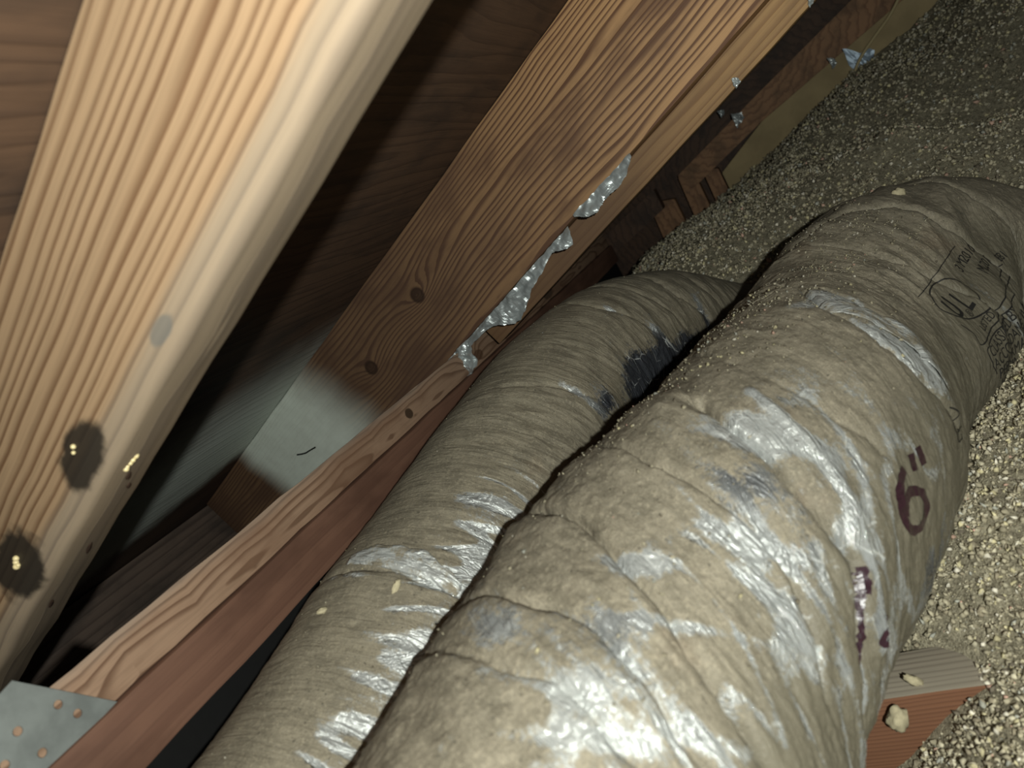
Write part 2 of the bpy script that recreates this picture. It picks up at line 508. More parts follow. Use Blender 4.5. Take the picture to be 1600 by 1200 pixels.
# overspray of pale primer on the sheathing (same spraying as on the rafter): stored in the sheathing material
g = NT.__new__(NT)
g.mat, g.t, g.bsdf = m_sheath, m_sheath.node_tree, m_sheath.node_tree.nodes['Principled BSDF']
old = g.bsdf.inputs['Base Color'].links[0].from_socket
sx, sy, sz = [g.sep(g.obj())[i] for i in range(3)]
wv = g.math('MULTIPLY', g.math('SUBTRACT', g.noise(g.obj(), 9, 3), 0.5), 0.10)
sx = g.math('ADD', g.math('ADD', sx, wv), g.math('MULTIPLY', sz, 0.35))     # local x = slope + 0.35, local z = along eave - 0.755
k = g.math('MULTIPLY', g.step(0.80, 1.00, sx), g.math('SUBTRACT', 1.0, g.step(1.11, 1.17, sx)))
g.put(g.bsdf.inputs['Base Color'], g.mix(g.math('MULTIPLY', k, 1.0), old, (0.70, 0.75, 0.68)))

# ------------------------------------------------------------------ rafters and plates
near = empty('rafter', W(0.228, 0.0, 0.16))
tag(near, 'pale close-up rafter with dark pitch stains, nearest in the picture', 'rafter')


def child(o, root):
    mw = o.matrix_world.copy()
    o.parent = root
    o.matrix_parent_inverse = Matrix.Identity(4)
    o.matrix_local = Matrix.Translation(-root.location) @ mw
    return o


nb_ = child(board('beam', M_RAFTER, (-0.75, 0.108, 0.209), (0.962, 0.2005, 0.247), m_near, bevel=0.003, corner=(-1, -1, 0.006), rough=0.0012, cuts=60), near)


def blob_chain(name, pts, rad, mat, root):
    """A dribble of resin: beads run together along a short line (rafter frame coordinates)."""
    bm = bmesh.new()
    for (a, b, c_), r in zip(pts, rad):
        ret = bmesh.ops.create_icosphere(bm, subdivisions=2, radius=r)
        for v in ret['verts']:
            q = v.co.copy()
            q *= 1 + 0.25 * float(noise3(q.x * 300 + a * 50, q.y * 300, q.z * 300, 3))
            v.co = q + Vector((a, b, c_))
    me = bpy.data.meshes.new(name)
    bm.to_mesh(me)
    bm.free()
    for p in me.polygons: p.use_smooth = True
    o = link(name, me, mat)
    o.matrix_world = M_RAFTER
    c0 = sum((v.co for v in me.vertices), Vector()) / len(me.vertices)
    me.transform(Matrix.Translation(-c0))
    o.matrix_world = M_RAFTER @ Matrix.Translation(c0)
    return child(o, root)


blob_chain('resin_dribble', [(0.3155, 0.1085, 0.2255), (0.3175, 0.108, 0.224), (0.320, 0.108, 0.2235), (0.3225, 0.108, 0.2225), (0.3245, 0.108, 0.2225)], [0.0018, 0.0015, 0.0013, 0.0012, 0.0016], m_resin, near)
blob_chain('resin_dribble', [(0.434, 0.131, 0.2085), (0.437, 0.130, 0.2085), (0.440, 0.1285, 0.2085), (0.438, 0.128, 0.2085)], [0.0018, 0.0017, 0.0020, 0.0013], m_resin, near)
blob_chain('resin_dribble', [(0.320, 0.130, 0.2085), (0.3235, 0.1285, 0.2085)], [0.0013, 0.0010], m_resin, near)

for sx_, sz_, ln in [(0.337, 0.229, 0.009), (0.352, 0.235, 0.007), (0.418, 0.232, 0.016), (0.482, 0.226, 0.014)]:
    bm = bmesh.new()
    bmesh.ops.create_icosphere(bm, subdivisions=2, radius=1)
    for v in bm.verts:
        q = v.co
        kk = 1 + 0.5 * float(noise3(q.x * 2 + sx_ * 90, q.y * 2, q.z * 2, 17))
        v.co = Vector((q.x * ln * 0.5 * kk, q.y * 0.0007, q.z * 0.0016 * kk + q.x * 0.0012))
    me = bpy.data.meshes.new('bark_sliver')
    bm.to_mesh(me)
    bm.free()
    o = link('bark_sliver', me, m_dark)
    o.matrix_world = M_RAFTER @ Matrix.Translation((sx_, 0.1079, sz_))
    child(o, near)

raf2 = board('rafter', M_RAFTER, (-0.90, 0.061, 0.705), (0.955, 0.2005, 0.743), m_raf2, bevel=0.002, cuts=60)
tag(raf2, 'brown rafter with two round knots and torn foil along its lower edge', 'rafter')
sis = board('sister_board', M_RAFTER, (-0.90, 0.031, 0.7445), (0.40, 0.170, 0.7825), m_sister, bevel=0.002, cuts=40)
tag(sis, 'narrow amber board fixed behind the knotted rafter, showing below it', 'board')
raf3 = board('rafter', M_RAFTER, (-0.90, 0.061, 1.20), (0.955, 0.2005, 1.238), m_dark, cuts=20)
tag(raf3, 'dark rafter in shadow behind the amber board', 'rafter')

ph = board('top_plate', M_EAVE, (-0.02, -0.1075, -0.455), (1.50, -0.0772, -0.42), m_plate_hi, bevel=0.0016, cuts=60, slope_top=0.0125, rough=0.001)
tag(ph, 'light streaky plate board resting on the red-brown one', 'board')
pl = board('top_plate', M_EAVE, (-0.02, -0.146, -0.505), (1.50, -0.1082, -0.4155), m_plate_lo, bevel=0.0022, cuts=60, rough=0.001)
tag(pl, 'smooth red-brown plate board under the light streaky one', 'board')

# ------------------------------------------------------------------ galvanised connector plate with punched holes
cu = bpy.data.curves.new('plate_outline', 'CURVE')
cu.dimensions = '2D'
cu.fill_mode = 'BOTH'
cu.extrude = 0.0006


def spline(pts):
    sp = cu.splines.new('POLY')
    sp.points.add(len(pts) - 1)
    for q, (a, b) in zip(sp.points, pts):
        q.co = (a, b, 0, 1)
    sp.use_cyclic_u = True


PC = (0.145, -0.088)
spline([(a - PC[0], b - PC[1]) for a, b in [(0.1575, -0.0625), (0.1888, -0.1078), (0.180, -0.1085), (0.06, -0.1085), (0.06, -0.0785), (0.1394, -0.0665)]])
HOLES = [(0.1666, -0.0874), (0.1709, -0.0979), (0.1466, -0.0844), (0.1488, -0.1009), (0.1345, -0.0930), (0.118, -0.088), (0.112, -0.101)]
for a, b in HOLES:
    spline([(a - PC[0] + 0.00235 * math.cos(t), b - PC[1] + 0.00235 * math.sin(t)) for t in np.linspace(0, 2 * math.pi, 20, endpoint=False)])
tmp = bpy.data.objects.new('tmp', cu)
COL.objects.link(tmp)
dg = bpy.context.evaluated_depsgraph_get()
me = bpy.data.meshes.new_from_object(tmp.evaluated_get(dg))
bpy.data.objects.remove(tmp)
me.materials.clear()
plate = link('connector_plate', me, m_galv)
plate.matrix_world = M_EAVE @ Matrix.Translation((PC[0], PC[1], -0.4188))
tag(plate, 'grey galvanised metal connector plate with round holes nailed across the plate boards', 'metal plate')


# ------------------------------------------------------------------ ducts
class Tube:
    """A flexible duct: smooth centre line, wrinkled jacket. u = length along it, p = angle from the top (+ to the right)."""

    def __init__(s, P, r, disp):
        P = np.array(P, float)
        P = np.vstack([2 * P[0] - P[1], P, 2 * P[-1] - P[-2]])
        o = []
        t = np.linspace(0, 1, 60, endpoint=False)[:, None]
        for i in range(1, len(P) - 2):
            a, b, c, d = P[i - 1:i + 3]
            o.append(.5 * (2 * b + (c - a) * t + (2 * a - 5 * b + 4 * c - d) * t * t + (3 * b - a - 3 * c + d) * t ** 3))
        o.append(P[-2:-1])
        C = np.vstack(o)
        s.L = np.r_[0, np.cumsum(np.linalg.norm(np.diff(C, axis=0), axis=1))]
        T = np.gradient(C, axis=0)
        T /= np.linalg.norm(T, axis=1)[:, None]
        U = np.array([0, 0, 1.]) - T * T[:, 2:3]
        U /= np.linalg.norm(U, axis=1)[:, None]
        C[:, 2] += H
        s.C, s.U, s.S, s.r, s.disp = C, U, np.cross(T, U), r, disp

    def at(s, u, p, off=0.0):
        g = lambda A: np.stack([np.interp(u, s.L, A[:, k]) for k in range(3)], -1)
        n = np.cos(p)[..., None] * g(s.U) + np.sin(p)[..., None] * g(s.S)
        return g(s.C) + (s.r + s.disp(u, p) + off)[..., None] * n


def seg_dist(u, w, poly):
    """signed distance to a polyline in the unrolled jacket (positive on the far, larger-u side)"""
    best = np.full(u.shape, 1e9)
    sg = np.ones(u.shape)
    for (a0, b0), (a1, b1) in zip(poly[:-1], poly[1:]):
        ex, ey = a1 - a0, b1 - b0
        l2 = ex * ex + ey * ey
        t = np.clip(((u - a0) * ex + (w - b0) * ey) / l2, 0, 1)
        dx, dy = u - a0 - t * ex, w - b0 - t * ey
        d = np.hypot(dx, dy)
        cr = ey * dx - ex * dy
        m_ = d < best
        best = np.where(m_, d, best)
        sg = np.where(m_, np.where(cr >= 0, 1.0, -1.0), sg)
    return best * sg


def wobble(u, w):
    return (0.0030 * noise3(u * 45, w * 45, 0, 11) + 0.0012 * noise3(u * 140, w * 140, 0, 12), np.clip(0.55 + 0.9 * noise3(u * 14, w * 14, 0, 13), 0.32, 1.1))


def crease(u, w, poly, depth, width, lift, L, r, wm):
    """A fold: a narrow groove with the jacket puffed up on the near side of it."""
    pol = [(a, b * r) for a, b in poly]
    wob, mod = wm
    d = seg_dist(u + wob, w, pol)
    out = -depth * mod * np.exp(-np.abs(d) / (width * 0.55))
    out += lift * (0.5 + 0.5 * mod) * (1 - np.exp(-np.abs(d) / (width * 1.6))) * np.exp(-np.abs(d) / L) * np.where(d < 0, 1.0, 0.55)
    return out


R2, R1 = 0.1086, 0.085
A_ = [(0.2140, -0.75), (0.2111, -0.309), (0.2053, 0.026), (0.1962, 0.286), (0.1847, 0.443), (0.164, 0.763), (0.148, 0.978), (0.1319, 1.306), (0.115, 1.8)]
B_ = [(0.3063, 0.279), (0.2879, 0.703), (0.2753, 1.045), (0.2673, 1.343), (0.2397, 1.581), (0.2179, 1.901), (0.20, 2.3)]
RIDGE = [(0.322, 0.50), (0.3017, 0.971), (0.2856, 1.261), (0.2684, 1.514), (0.250, 1.72)]
C_ = [(0.500, 0.10), (0.4233, 0.554), (0.4049, 0.948), (0.4015, 1.224), (0.4072, 1.492), (0.4198, 1.782), (0.43, 2.2)]
D_ = [(0.59, -0.6), (0.6068, -0.138), (0.6676, 0.2), (0.6814, 0.539), (0.6791, 0.978), (0.694, 1.536), (0.70, 2.1)]
E_ = [(0.632, -0.5), (0.66, -0.07), (0.745, 0.2), (0.7548, 0.413), (0.7559, 0.911), (0.78, 1.4)]
F_ = [(0.6045, 0.13), (0.5873, 0.785), (0.5976, 1.187), (0.6171, 1.678), (0.63, 2.2)]
G_ = [(0.3923, -0.413), (0.3522, 0.182), (0.3384, 0.517), (0.3315, 0.904), (0.3304, 1.2)]
H_ = [(0.149, -0.49), (0.1457, 0.086), (0.1434, 0.443), (0.1308, 0.763), (0.1159, 0.971), (0.09, 1.4)]
I_ = [(0.119, -0.49), (0.1101, 0.167), (0.1113, 0.472), (0.1009, 0.77), (0.09, 1.0)]
J_ = [(0.2707, -0.301), (0.2489, 0.346), (0.2443, 0.748), (0.2306, 1.127), (0.2111, 1.358), (0.187, 1.544)]
K_ = [(0.46, -0.5), (0.452, 0.0), (0.47, 0.45), (0.4565, 0.696), (0.4393, 0.971), (0.4221, 1.239), (0.4198, 1.5)]


def disp2(u, p):
    w = p * R2
    wm = wobble(u, w)
    q = u + 0.045 * p
    d = 0.0045 * noise3(q * 13, p * 1.3, 0, 1)
    far = sstep(0.42, 0.60, u)
    d += (0.0026 + 0.003 * far) * (ridged(q * (20 + 0 * far), p * 1.1, 0, 2) - 0.6)
    d += 0.0016 * (1 - 0.45 * far) * (ridged(q * 55, p * 2.6, 1, 3) - 0.6) * sstep(-0.3, 0.3, noise3(u * 9, p * 2, 4, 4) + 0.1)
    d += 0.0006 * (1 - 0.5 * far) * (ridged(q * 130, p * 6, 2, 5) - 0.6)
    d += 0.0006 * noise3(u * 230, w * 230, 0, 6) + 0.0005 * noise3(u * 95, w * 95, 0, 7)
    for poly, dep, wd, lift, L in ((A_, .017, .0030, .009, .05), (B_, .018, .0042, .016, .05), (C_, .015, .0034, .010, .035), (D_, .011, .0036, .007, .025),
                                   (E_, .009, .0036, .006, .03), (F_, .0035, .003, .004, .02), (G_, .003, .003, .003, .02), (H_, .008, .0028, .005, .02),
                                   (I_, .003, .003, .004, .02), (J_, .006, .0026, .004, .02), (K_, .003, .0025, .004, .012)):
        d = d + crease(u, w, poly, dep, wd, lift, L, R2, wm)
    rd = seg_dist(u, w, [(a, b * R2) for a, b in RIDGE])
    d = d + 0.004 * np.exp(-np.abs(rd) / 0.004)
    d = d + 0.024 * np.exp(-((u - 0.62) / 0.085) ** 2) * sstep(1.15, 1.9, p)
    return d - 0.004


G1 = [(0.288, -0.7), (0.292, -0.19), (0.2957, 0.19), (0.2994, 0.539), (0.2981, 0.763), (0.2981, 1.3)]
H1 = [(0.655, 0.2), (0.6468, 0.651), (0.669, 1.149), (0.6912, 1.625)]
I1 = [(0.7515, 0.2), (0.754, 1.075), (0.7811, 1.544)]
J1 = [(0.80, 0.3), (0.8033, 1.068), (0.8156, 1.402)]
K1 = [(0.50, 0.4), (0.5088, 0.673), (0.5248, 1.105), (0.5372, 1.387), (0.54, 1.8)]
L1 = [(0.70, -0.2), (0.705, 0.6), (0.72, 1.1), (0.735, 1.6)]


def disp1(u, p):
    w = p * R1
    wm = wobble(u, w)
    q = u - 0.012 * p
    d = 0.0030 * noise3(q * 12, p * 1.0, 0, 21)
    fl_ = sstep(0.35, 1.0, p)
    d += (0.0004 + 0.0018 * fl_) * (ridged(q * 40, p * 1.0, 0, 22) - 0.6)
    d += (0.0003 + 0.0009 * fl_) * (ridged(q * 95, p * 2.0, 1, 23) - 0.6)
    d += 0.0003 * (ridged(q * 210, p * 5, 2, 24) - 0.6)
    for poly, dep, wd, lift, L in ((G1, .004, .0025, .005, .03), (H1, .004, .004, .004, .02), (I1, .005, .005, .004, .02), (J1, .004, .005, .003, .02),
                                   (K1, .003, .003, .003, .02), (L1, .003, .004, .003, .02)):
        d = d + crease(u, w, poly, dep, wd, lift, L, R1, wm)
    return d - 0.002


duct2 = Tube([(.1218, .2385, -.2684), (.3020, .1826, -.2482), (.4592, .1014, -.2371), (.6253, .0552, -.2463), (.7564, -.0036, -.2366), (.8365, -.0642, -.2603),
              (.8470, -.1544, -.3499), (.8368, -.2466, -.4133)], R2, disp2)
duct1 = Tube([(.0455, .4137, -.2643), (.2383, .3681, -.2319), (.4455, .3292, -.1919), (.6449, .2831, -.1628), (.8038, .2275, -.1877), (.9332, .1765, -.2655),
              (1.0544, .1142, -.3381)], R1, disp1)


def build_jacket(tube, nu, npb, mat, parent, dust, tone, skew):
    u = np.linspace(0, tube.L[-1], nu)
    p = np.linspace(-math.pi, math.pi, npb)
    uu, pp = np.meshgrid(u, p, indexing='ij')
    wgt = sstep(2.2, 2.9, np.abs(pp))
    dsp = tube.disp
    D = dsp(uu, pp) * (1 - wgt)
    tube.disp = lambda a, b: D
    P = tube.at(uu, pp)
    tube.disp = dsp
    # soft caps so the ends are closed
    c0, c1 = P[:1].mean(1, keepdims=True), P[-1:].mean(1, keepdims=True)
    P = np.concatenate([np.repeat(c0, npb, 1), P, np.repeat(c1, npb, 1)], 0)
    org = np.array(parent.location)
    me = grid_mesh('jacket', P - org)
    pad = lambda a: np.concatenate([a[:1], a, a[-1:]], 0)
    float_attr(me, 'dust', pad(dust(uu, pp)))
    float_attr(me, 'tone', pad(tone(uu, pp)))
    vec_attr(me, 'wrap', pad(np.stack([uu + skew * pp + 0.004 * noise3(uu * 30, pp * 3, 0, 91), pp * tube.r, 0 * uu], -1)))
    bm = bmesh.new()
    bm.from_mesh(me)
    bmesh.ops.remove_doubles(bm, verts=bm.verts[:], dist=1e-6)
    bm.to_mesh(me)
    bm.free()
    return link('jacket', me, mat, parent)


def gauss(u, p, r, c, su, sp, rot=0.0):
    du, dw = (u - c[0]), (p - c[1]) * r
    a = du * math.cos(rot) + dw * math.sin(rot)
    b = -du * math.sin(rot) + dw * math.cos(rot)
    return np.exp(-(a / su) ** 2 - (b / sp) ** 2)


def dust2(u, p):
    w = p * R2
    q = u + 0.045 * p
    d = 0.80 + 0.25 * noise3(u * 18, p * 2.2, 0, 31)
    streak = ridged(q * 42, p * 1.6, 0, 32)
    d -= 0.36 * sstep(0.62, 0.95, streak) * sstep(0.1, 0.8, p) * sstep(0.45, 0.30, u)
    for c_, su, sp_, a, rot in [((0.298, 0.70), .012, .030, .8, -.35), ((0.300, 0.85), .007, .03, .5, -.3), ((0.430, 0.52), .010, .030, .9, -.9), ((0.452, 0.50), .012, .020, .7, 0),
                                ((0.418, 1.15), .009, .040, .9, -.1), ((0.184, 0.54), .006, .022, .7, -.35), ((0.2317, 0.93), .006, .03, .6, -.4), ((0.2122, 1.10), .006, .02, .6, -.3),
                                ((0.107, 0.40), .005, .03, .5, 0), ((0.098, 0.72), .005, .03, .5, -.3), ((0.128, 0.10), .013, .03, .45, 0), ((0.2627, 0.83), .016, .022, .5, 0),
                                ((0.2237, 0.86), .010, .02, .4, 0), ((0.165, 0.88), .004, .03, .5, -.5), ((0.120, 1.05), .006, .03, .5, -.4), ((0.086, 0.50), .004, .03, .35, -.3),
                                ((0.205, 1.36), .006, .025, .45, -.5), ((0.26, 1.70), .006, .03, .6, -.4), ((0.62, 1.72), .006, .05, .45, 0.1), ((0.33, 2.0), .03, .02, .35, 0)]:
        d = d - a * gauss(u, p, R2, c_, su, sp_, rot)
    d += 0.25 * sstep(0.9, 0.1, p) * sstep(0.30, 0.40, u) * sstep(0.75, 0.55, u)
    rd = seg_dist(u, w, [(a, b * R2) for a, b in RIDGE])
    d -= 0.7 * np.exp(-(rd / 0.0035) ** 2)
    return np.clip(d, 0, 1)


def tone2(u, p):
    t = 0.25 + 0.35 * noise3(u * 25, p * 3, 0, 41)
    for c_, su, sp_, a in [((0.2627, 0.80), .02, .03, .5), ((0.13, 0.08), .015, .03, .35), ((0.33, 2.0), .03, .03, .7), ((0.205, 0.2), .008, .02, .5), ((0.24, 1.55), .02, .015, .8)]:
        t = t + a * gauss(u, p, R2, c_, su, sp_)
    for c_, su, sp_ in [((0.298, 0.70), .02, .04), ((0.43, 0.7), .03, .08), ((0.1, 0.5), .02, .06)]:
        t = t - 0.4 * gauss(u, p, R2, c_, su, sp_)
    return np.clip(t, 0, 1)


def dust1(u, p):
    q = u - 0.012 * p
    d = 0.86 + 0.18 * noise3(u * 20, p * 2, 0, 51)
    st = ridged(q * 55, p * 0.9, 0, 52)
    flank = sstep(0.45, 0.95, p) * sstep(0.44, 0.36, u)
    d -= 0.85 * flank * sstep(0.62, 0.95, st)
    d -= 0.25 * flank
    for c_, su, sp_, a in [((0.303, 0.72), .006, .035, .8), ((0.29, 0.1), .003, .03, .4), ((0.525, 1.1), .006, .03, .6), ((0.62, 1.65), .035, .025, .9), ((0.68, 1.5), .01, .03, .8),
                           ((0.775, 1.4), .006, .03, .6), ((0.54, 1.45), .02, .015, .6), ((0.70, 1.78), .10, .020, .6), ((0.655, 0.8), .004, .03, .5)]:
        d = d - a * gauss(u, p, R1, c_, su, sp_)
    return np.clip(d, 0, 1)


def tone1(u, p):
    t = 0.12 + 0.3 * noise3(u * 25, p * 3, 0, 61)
    for c_, su, sp_, a in [((0.62, 1.65), .06, .035, 1.0), ((0.76, 1.5), .04, .03, .7), ((0.54, 1.5), .03, .02, .8), ((0.70, 1.75), .10, .03, .9)]:  # darkness along the large duct's edge is put into the film tone
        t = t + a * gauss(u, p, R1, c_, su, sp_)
    return np.clip(t, 0, 1)


big = empty('flexible_duct', W(0.46, 0.10, -0.352))
tag(big, 'large wrinkled dusty flexible duct with printed text and a handwritten six', 'duct')
small = empty('flexible_duct', W(0.45, 0.33, -0.28))
tag(small, 'smaller smooth dusty flexible duct lying between the plate boards and the large duct', 'duct')
build_jacket(duct2, 900, 480, m_duct2, big, dust2, tone2, 0.045)
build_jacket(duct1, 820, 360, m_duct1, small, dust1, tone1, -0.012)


def on_tube(name, tube, uv, faces, mat, parent, off=0.0006, thick=0.0):
    P = tube.at(np.array([a for a, b in uv]), np.array([b for a, b in uv]), off)
    P = P - np.array(parent.location)
    me = bpy.data.meshes.new(name)
    me.from_pydata([tuple(q) for q in P], [], faces)
    me.update()
    return link(name, me, mat, parent)


def stroke(name, tube, poly, width, mat, parent, closed=False, ragged=0.0, seed=0):
    """An inked line on the jacket following (u, p) points."""
    r = tube.r
    pts = np.array([(a, b * r) for a, b in poly] + ([(poly[0][0], poly[0][1] * r)] if closed else []))
    # smooth + resample
    n = max(12, int(sum(np.linalg.norm(np.diff(pts, axis=0), axis=1)) / 0.0012))
    k = len(pts)
    P = np.vstack([pts[-2] if closed else 2 * pts[0] - pts[1], pts, pts[1] if closed else 2 * pts[-1] - pts[-2]])
    t = np.linspace(0, k - 1 - 1e-6, n)
    i = t.astype(int)
    f_ = (t - i)[:, None]
    a, b, c, d = P[i], P[i + 1], P[i + 2], P[i + 3]
    Q = .5 * (2 * b + (c - a) * f_ + (2 * a - 5 * b + 4 * c - d) * f_ ** 2 + (3 * b - a - 3 * c + d) * f_ ** 3)
    T = np.gradient(Q, axis=0)
    T /= np.linalg.norm(T, axis=1)[:, None] + 1e-9
    Nn = np.stack([-T[:, 1], T[:, 0]], 1)
    wv = width * (1 + ragged * noise3(np.arange(n) * 0.35, seed, 0, 71)) / 2
    uv, fc = [], []
    for j in range(n):
        for s_ in (-1, 0, 1):
            q = Q[j] + Nn[j] * wv[j] * s_
            uv.append((q[0], q[1] / r))
        if j:
            o = j * 3
            fc += [(o - 3, o, o + 1, o - 2), (o - 2, o + 1, o + 2, o - 1)]
    return on_tube(name, tube, uv, fc, mat, parent)


def text_on(name, tube, body, u0, p0, size, mat, parent, slant=0.0, space=1.0, wide=1.0, bold=0.0):
    """Printed lettering: reads along the duct, tops of the letters towards the crown."""
    cu = bpy.data.curves.new(name, 'FONT')
    cu.body = body
    cu.size = size
    cu.space_character = space
    cu.resolution_u = 3
    cu.offset = bold
    ob = bpy.data.objects.new('tmp', cu)
    COL.objects.link(ob)
    dg = bpy.context.evaluated_depsgraph_get()
    me = bpy.data.meshes.new_from_object(ob.evaluated_get(dg))
    bpy.data.objects.remove(ob)
    uv = [(u0 + v.co.x * wide, p0 - (v.co.y + slant * v.co.x) / tube.r) for v in me.vertices]
    fc = [tuple(q.vertices) for q in me.polygons]
    bpy.data.meshes.remove(me)
    return on_tube(name, tube, uv, fc, mat, parent)


SIX = [(0.3345, 1.335), (0.3285, 1.340), (0.322, 1.368), (0.3165, 1.43), (0.3140, 1.51), (0.3189, 1.588), (0.3292, 1.611), (0.3361, 1.573), (0.3361, 1.499), (0.3292, 1.432), (0.3222, 1.43), (0.3160, 1.475)]
o = stroke('handwritten_six', duct2, SIX, 0.0052, m_marker, big, ragged=0.5)
o['label'] = 'handwritten purple-black figure 6'
stroke('handwritten_inch_mark', duct2, [(0.3460, 1.335), (0.3415, 1.405)], 0.0052, m_marker, big, ragged=0.5)
stroke('handwritten_inch_mark', duct2, [(0.3530, 1.350), (0.3495, 1.435)], 0.0052, m_marker, big, ragged=0.5)
stroke('marker_smear', duct2, [(0.2690, 1.385), (0.2655, 1.43), (0.2605, 1.475)], 0.0060, m_marker, big, ragged=1.2, seed=3)
stroke('marker_smear', duct2, [(0.2620, 1.46), (0.255, 1.505), (0.2465, 1.59), (0.2390, 1.65), (0.2317, 1.722)], 0.0026, m_marker, big, ragged=1.6, seed=5)
stroke('marker_smear', duct2, [(0.2660, 1.645), (0.2600, 1.665), (0.2547, 1.655), (0.2500, 1.69), (0.2560, 1.70)], 0.0028, m_marker, big, ragged=0.7, seed=9)
RING = [(0.569, 1.097), (0.5953, 1.142), (0.6091, 1.231), (0.6137, 1.365), (0.6068, 1.506), (0.5896, 1.506), (0.5678, 1.425), (0.5552, 1.291), (0.554, 1.172)]
ring = stroke('emblem', duct2, RING, 0.0013, m_ink, big, closed=True)
em_u = text_on('emblem_letter', duct2, 'U', 0.5600, 1.395, 0.030, m_ink, big, wide=0.85, bold=0.0003)
em_l = text_on('emblem_letter', duct2, 'L', 0.5835, 1.440, 0.030, m_ink, big, wide=0.85, bold=0.0003)
em_r = text_on('emblem_mark', duct2, '\u00ae', 0.5765, 1.465, 0.010, m_ink, big)
for q in (em_u, em_l, em_r):
    q.parent = ring
ring['label'] = 'round printed approval emblem with two letters'
stroke('printed_line', duct2, [(0.663, 1.142), (0.60, 1.095), (0.546, 1.045)], 0.0008, m_ink, big)
stroke('printed_line', duct2, [(0.5518, 1.40), (0.5540, 1.50), (0.5529, 1.595), (0.585, 1.605), (0.615, 1.60), (0.66, 1.56), (0.70, 1.52)], 0.0010, m_ink, big)
stroke('printed_line', duct2, [(0.556, 1.84), (0.553, 1.70), (0.560, 1.635), (0.60, 1.645), (0.64, 1.645), (0.69, 1.60)], 0.0010, m_ink, big)
for body, u0, p0, size in [('CLASSIFIED BY', 0.556, 1.72, 0.0115), ('ACCORDANCE WITH', 0.556, 1.81, 0.0115), ('PERFORMANCE', 0.560, 1.90, 0.0115),
                           ('HOUSING', 0.564, 1.99, 0.0115), ('CHICAGO', 0.568, 2.08, 0.0115), ('LISTED', 0.572, 1.575, 0.0085),
                           ('3 M2010', 0.632, 1.29, 0.0130), ('M.2010', 0.650, 1.44, 0.0130), ('E81', 0.70, 1.50, 0.011)]:
    text_on('printed_text', duct2, body, u0, p0, size, m_ink, big)
for poly in ([(0.4026, 1.50), (0.410, 1.56)], [(0.412, 1.50), (0.418, 1.58), (0.408, 1.62)], [(0.400, 1.62), (0.416, 1.66)], [(0.405, 1.56), (0.4003, 1.67), (0.425, 1.70)], [(0.3960, 1.44), (0.3985, 1.56), (0.3940, 1.68)]):
    stroke('printed_scrap', duct2, poly, 0.0010, m_ink, big)


# a loose flap of film folded over on the small duct
def flap(name, tube, u0, u1, p0, p1, lift, mat, parent, seed):
    n, k = 40, 18
    a, b = np.meshgrid(np.linspace(0, 1, n), np.linspace(0, 1, k), indexing='ij')
    p = p0 + (p1 - p0) * a
    edge = (u1 - u0) * (0.35 + 0.65 * np.sin(np.pi * a) ** 0.7) * (1 + 0.25 * noise3(a * 7, 0, 0, seed))
    u = u0 + edge * b
    off = 0.0012 + lift * b * (1 - b * 0.55) * np.sin(np.pi * np.clip(a, 0.02, 0.98)) + 0.0012 * noise3(a * 9, b * 4, 0, seed + 1) * b
    P = tube.at(u, p, off) - np.array(parent.location)
    me = grid_mesh(name, P)
    float_attr(me, 'dust', np.full(n * k, 0.42) + 0.3 * noise3(a * 8, b * 3, 0, seed + 2).reshape(-1))
    float_attr(me, 'tone', np.zeros(n * k))
    vec_attr(me, 'wrap', np.stack([u, p * tube.r, 0 * u], -1))
    o = link(name, me, mat, parent)
    md = o.modifiers.new('thickness', 'SOLIDIFY')
    md.thickness = 0.0003
    return o


flap('film_flap', duct1, 0.299, 0.317, 0.02, 1.05, 0.0035, m_duct1, small, 81)
flap('film_flap', duct2, 0.425, 0.447, 0.45, 1.45, 0.003, m_duct2, big, 85)


# ------------------------------------------------------------------ torn foil along the lower edge of the second rafter
def foil(name, pairs, x, mat, seed, label, amp=0.004, group=None):
    """pairs: (slope, top, bottom) across the roof, hung in front of the rafter's lower edge."""
    pr = np.array(pairs, float)
    n, k = 70, 14
    t = np.linspace(0, len(pr) - 1, n)
    S_ = np.interp(t, np.arange(len(pr)), pr[:, 0])
    a_ = np.interp(t, np.arange(len(pr)), pr[:, 1])
    b_ = np.interp(t, np.arange(len(pr)), pr[:, 2])
    b_ = b_ + 0.0018 * noise3(np.arange(n) * 0.6, 0, 0, seed)
    bb = np.linspace(0, 1, k)
    S2 = S_[:, None] + 0 * bb
    N2 = a_[:, None] * (1 - bb) + b_[:, None] * bb
    X2 = x + amp * (1.3 * noise3(S2 * 70, N2 * 90, 0, seed + 1) + 0.45 * noise3(S2 * 190, N2 * 190, 0, seed + 2)) - 0.003 * bb
    N2 = N2 + 0.0015 * noise3(S2 * 130, N2 * 130, 3, seed + 3)
    P = np.stack([X2, S2 * CP + N2 * SP, -S2 * SP + N2 * CP + H], -1)
    c = P.reshape(-1, 3).mean(0)
    me = grid_mesh(name, P - c)
    for p in me.polygons: p.use_smooth = False
    o = link(name, me, mat)
    o.location = c
    md = o.modifiers.new('thickness', 'SOLIDIFY')
    md.thickness = 0.0003
    return tag(o, label, 'foil', group)


